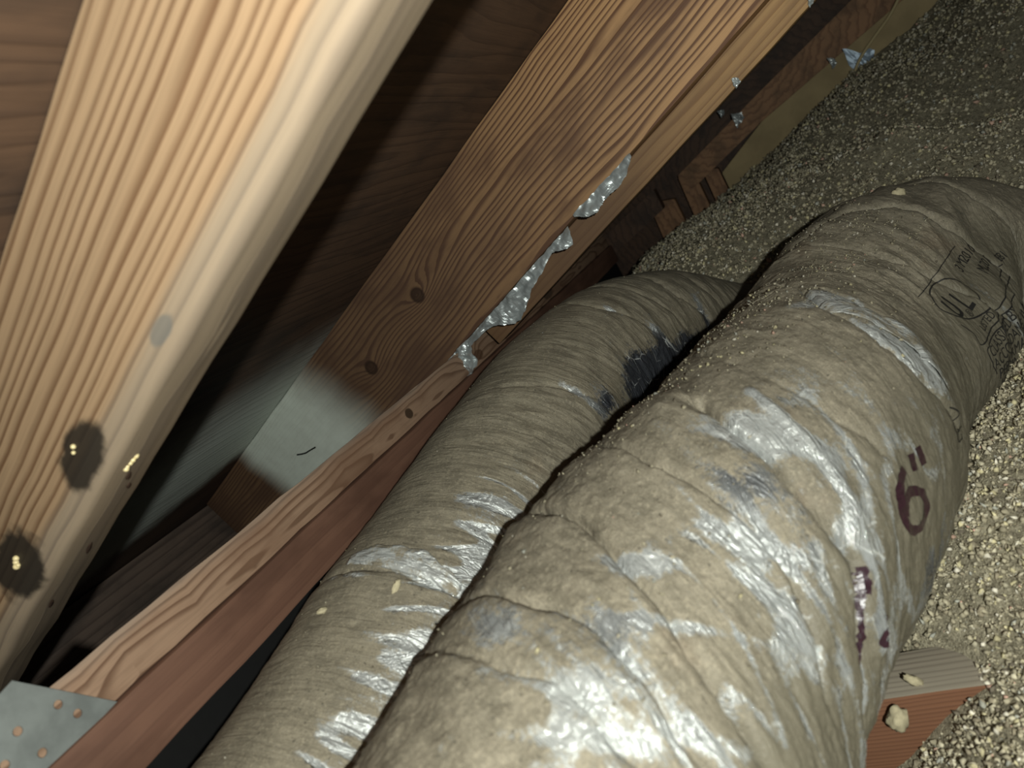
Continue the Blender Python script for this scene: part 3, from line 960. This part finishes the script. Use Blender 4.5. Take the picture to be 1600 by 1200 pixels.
foil('foil_strip', [(0.444, 0.060, 0.050), (0.441, 0.061, 0.031), (0.428, 0.062, 0.029), (0.414, 0.062, 0.031), (0.404, 0.061, 0.050)], 0.699, m_foil, 101,
     'small crumpled knot of foil beside the smaller duct, below the long torn strip', 0.007, 'torn foil on the knotted rafter')
foil('foil_strip', [(0.404, 0.0605, 0.0525), (0.375, 0.0605, 0.051), (0.361, 0.060, 0.047), (0.345, 0.060, 0.034), (0.333, 0.060, 0.029), (0.318, 0.060, 0.034), (0.298, 0.060, 0.043),
                    (0.276, 0.060, 0.047), (0.250, 0.060, 0.054), (0.240, 0.060, 0.047), (0.228, 0.060, 0.042), (0.2185, 0.060, 0.054)], 0.700, m_foil, 111,
     'long torn foil strip with a wide ragged patch hanging from the knotted rafter', 0.004, 'torn foil on the knotted rafter')
foil('foil_strip', [(0.206, 0.064, 0.061), (0.195, 0.064, 0.050), (0.185, 0.063, 0.046), (0.172, 0.063, 0.049), (0.150, 0.0625, 0.047), (0.138, 0.062, 0.050), (0.123, 0.062, 0.058)], 0.700, m_foil, 121,
     'short torn foil strip highest up the knotted rafter', 0.004, 'torn foil on the knotted rafter')


def scrap(name, c, size, mat, seed, label, cat='foil scrap', group=None):
    n = 9
    a, b = np.meshgrid(np.linspace(-1, 1, n), np.linspace(-1, 1, n), indexing='ij')
    rad = 1 + 0.5 * noise3(a * 1.5, b * 1.5, 0, seed)
    P = np.stack([0.5 * noise3(a * 2, b * 2, 1, seed + 1), a * rad * 0.5, b * rad * (0.9 + 0.4 * a)], -1) * np.array(size)
    me = grid_mesh(name, P)
    for p in me.polygons: p.use_smooth = False
    o = link(name, me, mat)
    o.location = W(*c)
    md = o.modifiers.new('thickness', 'SOLIDIFY')
    md.thickness = 0.0005
    return tag(o, label, cat, group)


# ------------------------------------------------------------------ ceiling joist under the large duct
jo = board('ceiling_joist', Matrix(((0, 0, -1, 0), (1, 0, 0, 0), (0, -1, 0, H), (0, 0, 0, 1))) @ Matrix.Identity(4), (-0.9, 0.36, -0.414), (0.40, 0.50, -0.376), [m_joist_side, m_joist_top], bevel=0.002, cuts=30)
for p in jo.data.polygons:
    if p.normal.y < -0.7: p.material_index = 1
tag(jo, 'weathered grey-topped joist poking out of the insulation under the large duct', 'joist')

# ------------------------------------------------------------------ far end of the attic
pan = prism('wall_board', [(-1.2, 0.24), (-0.2734, 0.0316), (0.0467, -0.0407), (0.166, -0.098), (0.166, -0.40), (-1.2, -0.40)], 1.71, 1.73, m_olive)
tag(pan, 'plain olive-tan board standing above the far insulation', 'board')
pk = prism('rail_board', [(-1.0, 0.262), (-0.1953, 0.0837), (0.0367, 0.0149), (0.26, -0.055), (0.26, -0.105), (0.0467, -0.0407), (-0.2734, 0.0316), (-1.0, 0.196)], 1.732, 1.765, m_farwood)
tag(pk, 'reddish sloping rail along the top of the olive-tan board', 'board')
st1 = prism('blocking', [(0.172, -0.085), (0.205, -0.075), (0.216, -0.40), (0.172, -0.40)], 1.735, 1.77, m_farwood)
tag(st1, 'short brown block next to the end of the olive-tan board', 'block')
st2 = prism('blocking', [(0.224, -0.07), (0.262, -0.06), (0.280, -0.40), (0.228, -0.40)], 1.735, 1.77, m_farwood)
tag(st2, 'middle of the three brown blocks above the insulation edge', 'block')
st3 = prism('blocking', [(0.292, -0.10), (0.352, -0.08), (0.372, -0.42), (0.296, -0.42)], 1.74, 1.77, m_farwood)
tag(st3, 'brown block farthest from the olive-tan board', 'block')
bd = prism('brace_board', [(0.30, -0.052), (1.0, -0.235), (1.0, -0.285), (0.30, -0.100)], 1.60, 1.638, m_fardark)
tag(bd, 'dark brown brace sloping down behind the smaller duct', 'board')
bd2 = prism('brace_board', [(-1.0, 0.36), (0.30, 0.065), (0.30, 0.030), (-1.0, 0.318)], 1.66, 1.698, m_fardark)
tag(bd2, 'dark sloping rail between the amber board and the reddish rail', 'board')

scrap('plastic_film', (1.703, -0.172, -0.040), (0.008, 0.042, 0.030), m_bluefoil, 131, 'blue-grey crumpled film scrap at the foot of the olive-tan board', 'film scrap')
scrap('foil_scrap', (1.72, 0.086, -0.008), (0.006, 0.020, 0.013), m_foil, 133, 'bright foil scrap on the dark end wall, bigger of the pair', 'foil scrap', 'foil scraps')
scrap('foil_scrap', (1.72, 0.112, 0.020), (0.006, 0.012, 0.007), m_foil, 135, 'bright foil scrap on the dark end wall, smaller of the pair', 'foil scrap', 'foil scraps')
scrap('foil_scrap', (1.70, -0.122, -0.006), (0.005, 0.012, 0.009), m_foil, 137, 'tiny foil scrap left of the blue-grey film', 'foil scrap', 'foil scraps')


def rpos(s_, n_, x_):
    return (x_, s_ * CP + n_ * SP, -s_ * SP + n_ * CP)


scrap('foil_scrap', rpos(0.0155, 0.0335, 0.742), (0.004, 0.006, 0.004), m_foil, 139, 'tiny foil scrap stuck to the amber board', 'foil scrap', 'foil scraps')
scrap('foil_scrap', rpos(-0.0715, 0.0345, 0.742), (0.004, 0.006, 0.004), m_foil, 141, 'tiny foil scrap at the top end of the amber board', 'foil scrap', 'foil scraps')


def cable(name, pts, r, mat, label, cat):
    cu = bpy.data.curves.new(name, 'CURVE')
    cu.dimensions = '3D'
    cu.bevel_depth = r
    cu.bevel_resolution = 3
    sp = cu.splines.new('NURBS')
    sp.points.add(len(pts) - 1)
    for q, p in zip(sp.points, pts):
        q.co = (*(W(*p)), 1)
    sp.order_u = 3
    sp.use_endpoint_u = True
    ob = bpy.data.objects.new('tmp', cu)
    COL.objects.link(ob)
    me = bpy.data.meshes.new_from_object(ob.evaluated_get(bpy.context.evaluated_depsgraph_get()))
    bpy.data.objects.remove(ob)
    c = sum((v.co for v in me.vertices), Vector()) / len(me.vertices)
    me.transform(Matrix.Translation(-c))
    me.materials.clear()
    o = link(name, me, mat)
    o.location = c
    return tag(o, label, cat)


cable('electric_cable', [(1.70, -0.34, 0.115), (1.698, -0.262, 0.028), (1.69, -0.200, -0.005), (1.688, -0.160, -0.030), (1.695, -0.138, -0.062), (1.70, -0.135, -0.12)], 0.0032, m_wire, 'thin tan cable hanging in front of the olive-tan board', 'cable')
cable('twig', [rpos(0.735, 0.135, 0.7035), rpos(0.722, 0.127, 0.7025), rpos(0.712, 0.125, 0.7025), rpos(0.700, 0.1215, 0.7035)], 0.0011, m_black, 'small dark twig on the pale painted patch of the knotted rafter', 'twig')

# ------------------------------------------------------------------ blown insulation
CTRL = np.array([
    (.05, -.10, -.37), (.20, -.05, -.368), (.28, .03, -.366), (.31, .075, -.395), (.345, .045, -.372), (.374, .03, -.362), (.374, .055, -.378), (.372, .085, -.408), (.33, .11, -.43),
    (.395, .012, -.352), (.395, .05, -.374), (.395, .075, -.385), (.420, .055, -.358), (.44, .015, -.328), (.44, -.08, -.315), (.50, -.025, -.300), (.60, -.06, -.296), (.66, -.10, -.285), (.30, -.15, -.345),
    (.55, -.25, -.28), (.72, -.17, -.30), (.80, -.30, -.28), (.95, -.28, -.25), (1.02, -.21, -.248), (1.10, -.09, -.190), (1.0, .075, -.192), (.95, .135, -.202), (.93, .19, -.185),
    (1.20, -.12, -.140), (1.12, -.25, -.198), (1.22, .03, -.135), (1.27, -.13, -.165), (1.22, -.28, -.235), (1.45, -.10, -.085), (1.6, -.10, -.062), (1.6, -.27, -.060), (1.45, -.33, -.09), (1.6, -.34, -.028), (1.6, .016, -.103),
    (1.6, .13, -.142), (1.6, .26, -.165), (1.6, .40, -.185), (1.3, .20, -.135), (1.3, .32, -.150), (1.1, .25, -.150), (1.05, .36, -.26), (1.3, .48, -.30), (1.6, .6, -.33),
    (1.0, .45, -.45), (.8, .42, -.45), (.8, .12, -.30), (.6, .2, -.42), (.4, .30, -.50), (.2, .40, -.55), (.1, .2, -.50), (.6, .45, -.54), (.5, -.7, -.25), (1.0, -.7, -.15), (1.6, -.8, .08), (.1, -.7, -.33), (1.0, -1.2, -.1), (1.6, -1.2, .12), (.2, -1.2, -.3)])


def tps_fit(P):
    d = np.linalg.norm(P[:, None, :2] - P[None, :, :2], axis=2)
    K = np.where(d > 0, d * d * np.log(d + 1e-12), 0) + np.eye(len(P)) * 2e-4
    A = np.hstack([np.ones((len(P), 1)), P[:, :2]])
    M = np.block([[K, A], [A.T, np.zeros((3, 3))]])
    return np.linalg.solve(M, np.r_[P[:, 2], 0, 0, 0])


TPS = tps_fit(CTRL)


def base_h(x, y):
    o = TPS[-3] + TPS[-2] * x + TPS[-1] * y
    for (a, b, _), k in zip(CTRL, TPS):
        d = np.hypot(x - a, y - b) + 1e-9
        o = o + k * d * d * np.log(d)
    return np.maximum(o, -0.555)


def hgt(x, y):
    h = base_h(x, y)
    t = np.clip((y - 0.02) / -0.40, 0, 1.3)                     # a slump in the drift: a lip with a hollow behind it
    d = x - (1.24 - 0.10 * t) + 0.02 * noise3(y * 14, 0.5, 0, 208)
    k = sstep(0.06, 0.30, t)
    h = h + k * (0.014 * np.exp(-((d + 0.03) / 0.035) ** 2) - 0.050 * np.exp(-((d - 0.035) / 0.028) ** 2))
    h = h + 0.010 * noise3(x * 9, y * 9, 0, 201) + 0.006 * noise3(x * 24, y * 24, 0, 202) + 0.0035 * noise3(x * 60, y * 60, 0, 203)
    h = h + 0.0022 * noise3(x * 150, y * 150, 0, 204) + 0.0012 * noise3(x * 330, y * 330, 0, 205)
    ex = sstep(0.055, 0.03, np.hypot((x - 0.385) * 1.0, (y - 0.055) * 1.0))      # keep the bare stretch of joist bare
    h = h * (1 - ex) + (base_h(x, y) + 0.001 * noise3(x * 200, y * 200, 0, 206)) * ex
    return h


gx = np.r_[np.arange(0.02, 0.70, 0.0026), np.arange(0.70, 1.20, 0.0045), np.arange(1.20, 1.707, 0.0065)]
gy = np.r_[np.arange(-1.25, -0.45, 0.014), np.arange(-0.45, -0.15, 0.0055), np.arange(-0.15, 0.15, 0.0028), np.arange(0.15, 0.50, 0.0055)]
X, Y = np.meshgrid(gx, gy, indexing='ij')
Z = hgt(X, Y)
Z = np.maximum(Z, -0.558)
org = np.array((0.9, -0.3, -0.40 + H))
me = grid_mesh('insulation_bed', np.stack([X, Y, Z + H], -1) - org)
ins = link('insulation_bed', me, m_insul)
ins.location = org
tag(ins, 'deep bed of grey-tan blown insulation around the ducts', 'insulation', kind='stuff')


# loose chips of insulation lying on the bed and on the crown of the large duct
def chips(name, pos, nrm, size, label, seed, bright=1.0):
    r_ = np.random.default_rng(seed)
    n = len(pos)
    base = np.array([(1, 0, 0), (-1, 0, 0), (0, 1, 0), (0, -1, 0), (0, 0, 1), (0, 0, -1)], float)
    fc = np.array([(0, 2, 4), (2, 1, 4), (1, 3, 4), (3, 0, 4), (2, 0, 5), (1, 2, 5), (3, 1, 5), (0, 3, 5)])
    q = r_.normal(size=(n, 4))
    q /= np.linalg.norm(q, axis=1)[:, None]
    w, x, y, z = q.T
    Rm = np.stack([1 - 2 * (y * y + z * z), 2 * (x * y - z * w), 2 * (x * z + y * w), 2 * (x * y + z * w), 1 - 2 * (x * x + z * z), 2 * (y * z - x * w),
                   2 * (x * z - y * w), 2 * (y * z + x * w), 1 - 2 * (x * x + y * y)], -1).reshape(n, 3, 3)
    V = base[None] * (size[:, None, None] * r_.uniform(0.45, 1.25, (n, 6, 1))) * np.stack([np.ones(n), r_.uniform(.5, 1, n), r_.uniform(.3, .8, n)], -1)[:, None, :]
    V = np.einsum('nij,nkj->nki', Rm, V) + pos[:, None]
    c = pos.mean(0)
    V = (V - c).reshape(-1, 3)
    F = (fc[None] + (np.arange(n) * 6)[:, None, None]).reshape(-1, 3)
    me = bpy.data.meshes.new(name)
    me.vertices.add(len(V))
    me.vertices.foreach_set('co', V.reshape(-1).astype(np.float32))
    me.loops.add(F.size)
    me.loops.foreach_set('vertex_index', F.reshape(-1).astype(np.int32))
    me.polygons.add(len(F))
    me.polygons.foreach_set('loop_start', (np.arange(len(F)) * 3).astype(np.int32))
    me.polygons.foreach_set('use_smooth', np.ones(len(F), bool))
    me.update(calc_edges=True)
    pal = np.array([(.30, .27, .19), (.24, .215, .15), (.36, .33, .24), (.19, .165, .115), (.40, .36, .22), (.46, .43, .35), (.38, .25, .19), (.11, .095, .07), (.27, .27, .23)])
    pr = np.array([.24, .22, .16, .14, .08, .06, .015, .045, .04])
    col = pal[r_.choice(len(pal), n, p=pr / pr.sum())] * r_.uniform(.8, 1.2, (n, 1)) * bright
    ca = me.color_attributes.new('chip', 'FLOAT_COLOR', 'POINT')
    ca.data.foreach_set('color', np.repeat(np.c_[col, np.ones(n)], 6, axis=0).reshape(-1).astype(np.float32))
    o = link(name, me, m_chip)
    o.location = c
    return tag(o, label, 'insulation', kind='stuff')


r_ = np.random.default_rng(5)
cand = []
for n, (x0, x1, y0, y1), s0, s1 in [(38000, (.10, .75, -.22, .12), .0010, .0042), (20000, (.75, 1.25, -.42, .40), .0015, .0058), (18000, (1.2, 1.70, -.50, .50), .0020, .0075), (3000, (.1, 1.7, -1.0, -.3), .002, .006)]:
    x, y = r_.uniform(x0, x1, n), r_.uniform(y0, y1, n)
    s = s0 * 0.7 + (s1 * 1.35 - s0 * 0.7) * r_.random(n) ** 3.2
    keep = ~((x > .3725) & (x < .417) & (y > .030) & (y < .11) & (r_.random(n) < .93))
    z = hgt(x, y)
    keep &= z > -0.47
    cand.append(np.c_[x, y, z + H + s * 0.25, s][keep])
cand = np.vstack(cand)
cand[:, 3] = np.minimum(cand[:, 3], 0.0034 + 0.002 * (cand[:, 0] - 0.4).clip(0))
ch = chips('insulation_chips', cand[:, :3], None, cand[:, 3], 'loose pale chips strewn over the insulation bed', 11, 1.5)


def cluster(cen, size, seed, per=20):
    """Tufts: knots of small chips clinging together."""
    rr = np.random.default_rng(seed)
    n = len(cen)
    d = rr.normal(size=(n, per, 3))
    d *= (rr.random((n, per, 1)) ** 0.5) / (np.linalg.norm(d, axis=2, keepdims=True) + 1e-9)
    P = cen[:, None] + d * size[:, None, None] * np.array((1.0, 1.0, 0.6))
    S_ = size[:, None] * rr.uniform(0.18, 0.50, (n, per))
    return P.reshape(-1, 3), S_.reshape(-1)


tuft = []
for n, (x0, x1, y0, y1), s0, s1 in [(2000, (.18, .72, -.16, .10), .0018, .0062), (800, (.75, 1.25, -.30, .35), .003, .008), (500, (1.2, 1.70, -.42, .42), .004, .010)]:
    x, y = r_.uniform(x0, x1, n), r_.uniform(y0, y1, n)
    s = s0 + (s1 - s0) * r_.random(n) ** 2
    keep = ~((x > .3705) & (x < .424) & (y > .030) & (y < .12))
    z = hgt(x, y)
    keep &= z > -0.47
    tuft.append(np.c_[x, y, z + H + s * 0.1, s][keep])
tuft = np.vstack(tuft)
tp, ts = cluster(tuft[:, :3], tuft[:, 3], 14)
tf = chips('insulation_tufts', tp, None, ts, 'tufts of insulation', 15, 1.65)
for part in (ch, tf):
    lw = part.location.copy()
    for key in ('label', 'category'):
        if key in part: del part[key]
    part.parent = ins
    part.location = lw - ins.location

n = 9000
u = r_.uniform(.10, .80, n)
p = r_.normal(0.15, 0.55, n)
den = 0.05 + 0 * u
for c_, su, sp_, a in [((0.640, 0.42), .03, .05, 1.6), ((0.556, 0.40), .03, .03, 1.2), ((0.39, 0.10), .05, .05, .5), ((0.30, -0.14), .06, .04, .35), ((0.46, 0.05), .05, .05, .5), ((0.43, 0.75), .012, .05, .8), ((0.24, 1.0), .03, .05, .10), ((0.15, 0.9), .04, .06, .12)]:
    den = den + a * gauss(u, p, R2, c_, su, sp_)
k = (r_.random(n) < den) & (np.abs(p) < 1.3)
u, p = u[k], p[k]
s = .0005 + .0017 * r_.random(len(u)) ** 2.5
P = duct2.at(u, p, s * 0.3)
chips('dust_crumbs', P, None, s, 'crumbs of insulation lying on the crown of the large duct', 12, 0.8)

n = 500
u = r_.uniform(.12, .75, n)
p = r_.normal(0.35, 0.5, n)
s = .0003 + .0009 * r_.random(n) ** 3
P = duct1.at(u, p, s * 0.3)
chips('dust_crumbs', P, None, s, 'fine crumbs scattered on the smaller duct', 13, 0.7)


# a few single flakes big enough to point at
def flake(c, size, seed, label):
    bm = bmesh.new()
    bmesh.ops.create_icosphere(bm, subdivisions=3, radius=1)
    for v in bm.verts:
        q = v.co
        k_ = 1 + 0.4 * float(noise3(q.x * 5 + seed, q.y * 5, q.z * 5 + 0.3, seed + 1)) + 0.3 * float(noise3(q.x * 1.7 + seed, q.y * 1.7, q.z * 1.7, seed))
        v.co = Vector((q.x * size[0], q.y * size[1], q.z * size[2])) * k_
    me = bpy.data.meshes.new('insulation_flake')
    bm.to_mesh(me)
    bm.free()
    o = link('insulation_flake', me, m_flake, smooth=True)
    o.location = c
    o.rotation_euler = (seed, seed * 2, seed * 3)
    return tag(o, label, 'flake', 'pale insulation flakes')


m_flake = plain('flake', (0.42, 0.37, 0.24), 0.9, nscale=260, var=0.5, bump=0.5)
one = lambda t, u_, p_, off: Vector(t.at(np.array([u_]), np.array([p_]), off)[0])
flake(one(duct1, 0.262, 0.10, 0.001), (.0035, .0028, .0018), 3, 'pale flake alone on the smaller duct near the frame bottom')
flake(one(duct1, 0.286, 0.62, 0.001), (.0050, .0022, .0018), 5, 'pale flake beside the folded film flap on the smaller duct')
flake(one(duct2, 0.71, 0.45, 0.001), (.0065, .0050, .0030), 8, 'pale flake on the crown of the large duct bend')
flake(W(0.384, 0.066, -0.356), (.0065, .0030, .0028), 9, 'pale flake on the bare joist next to the duct')
flake(W(0.368, 0.082, -0.368), (.0085, .0065, .0060), 12, 'biggest pale clump clinging to the joist corner')
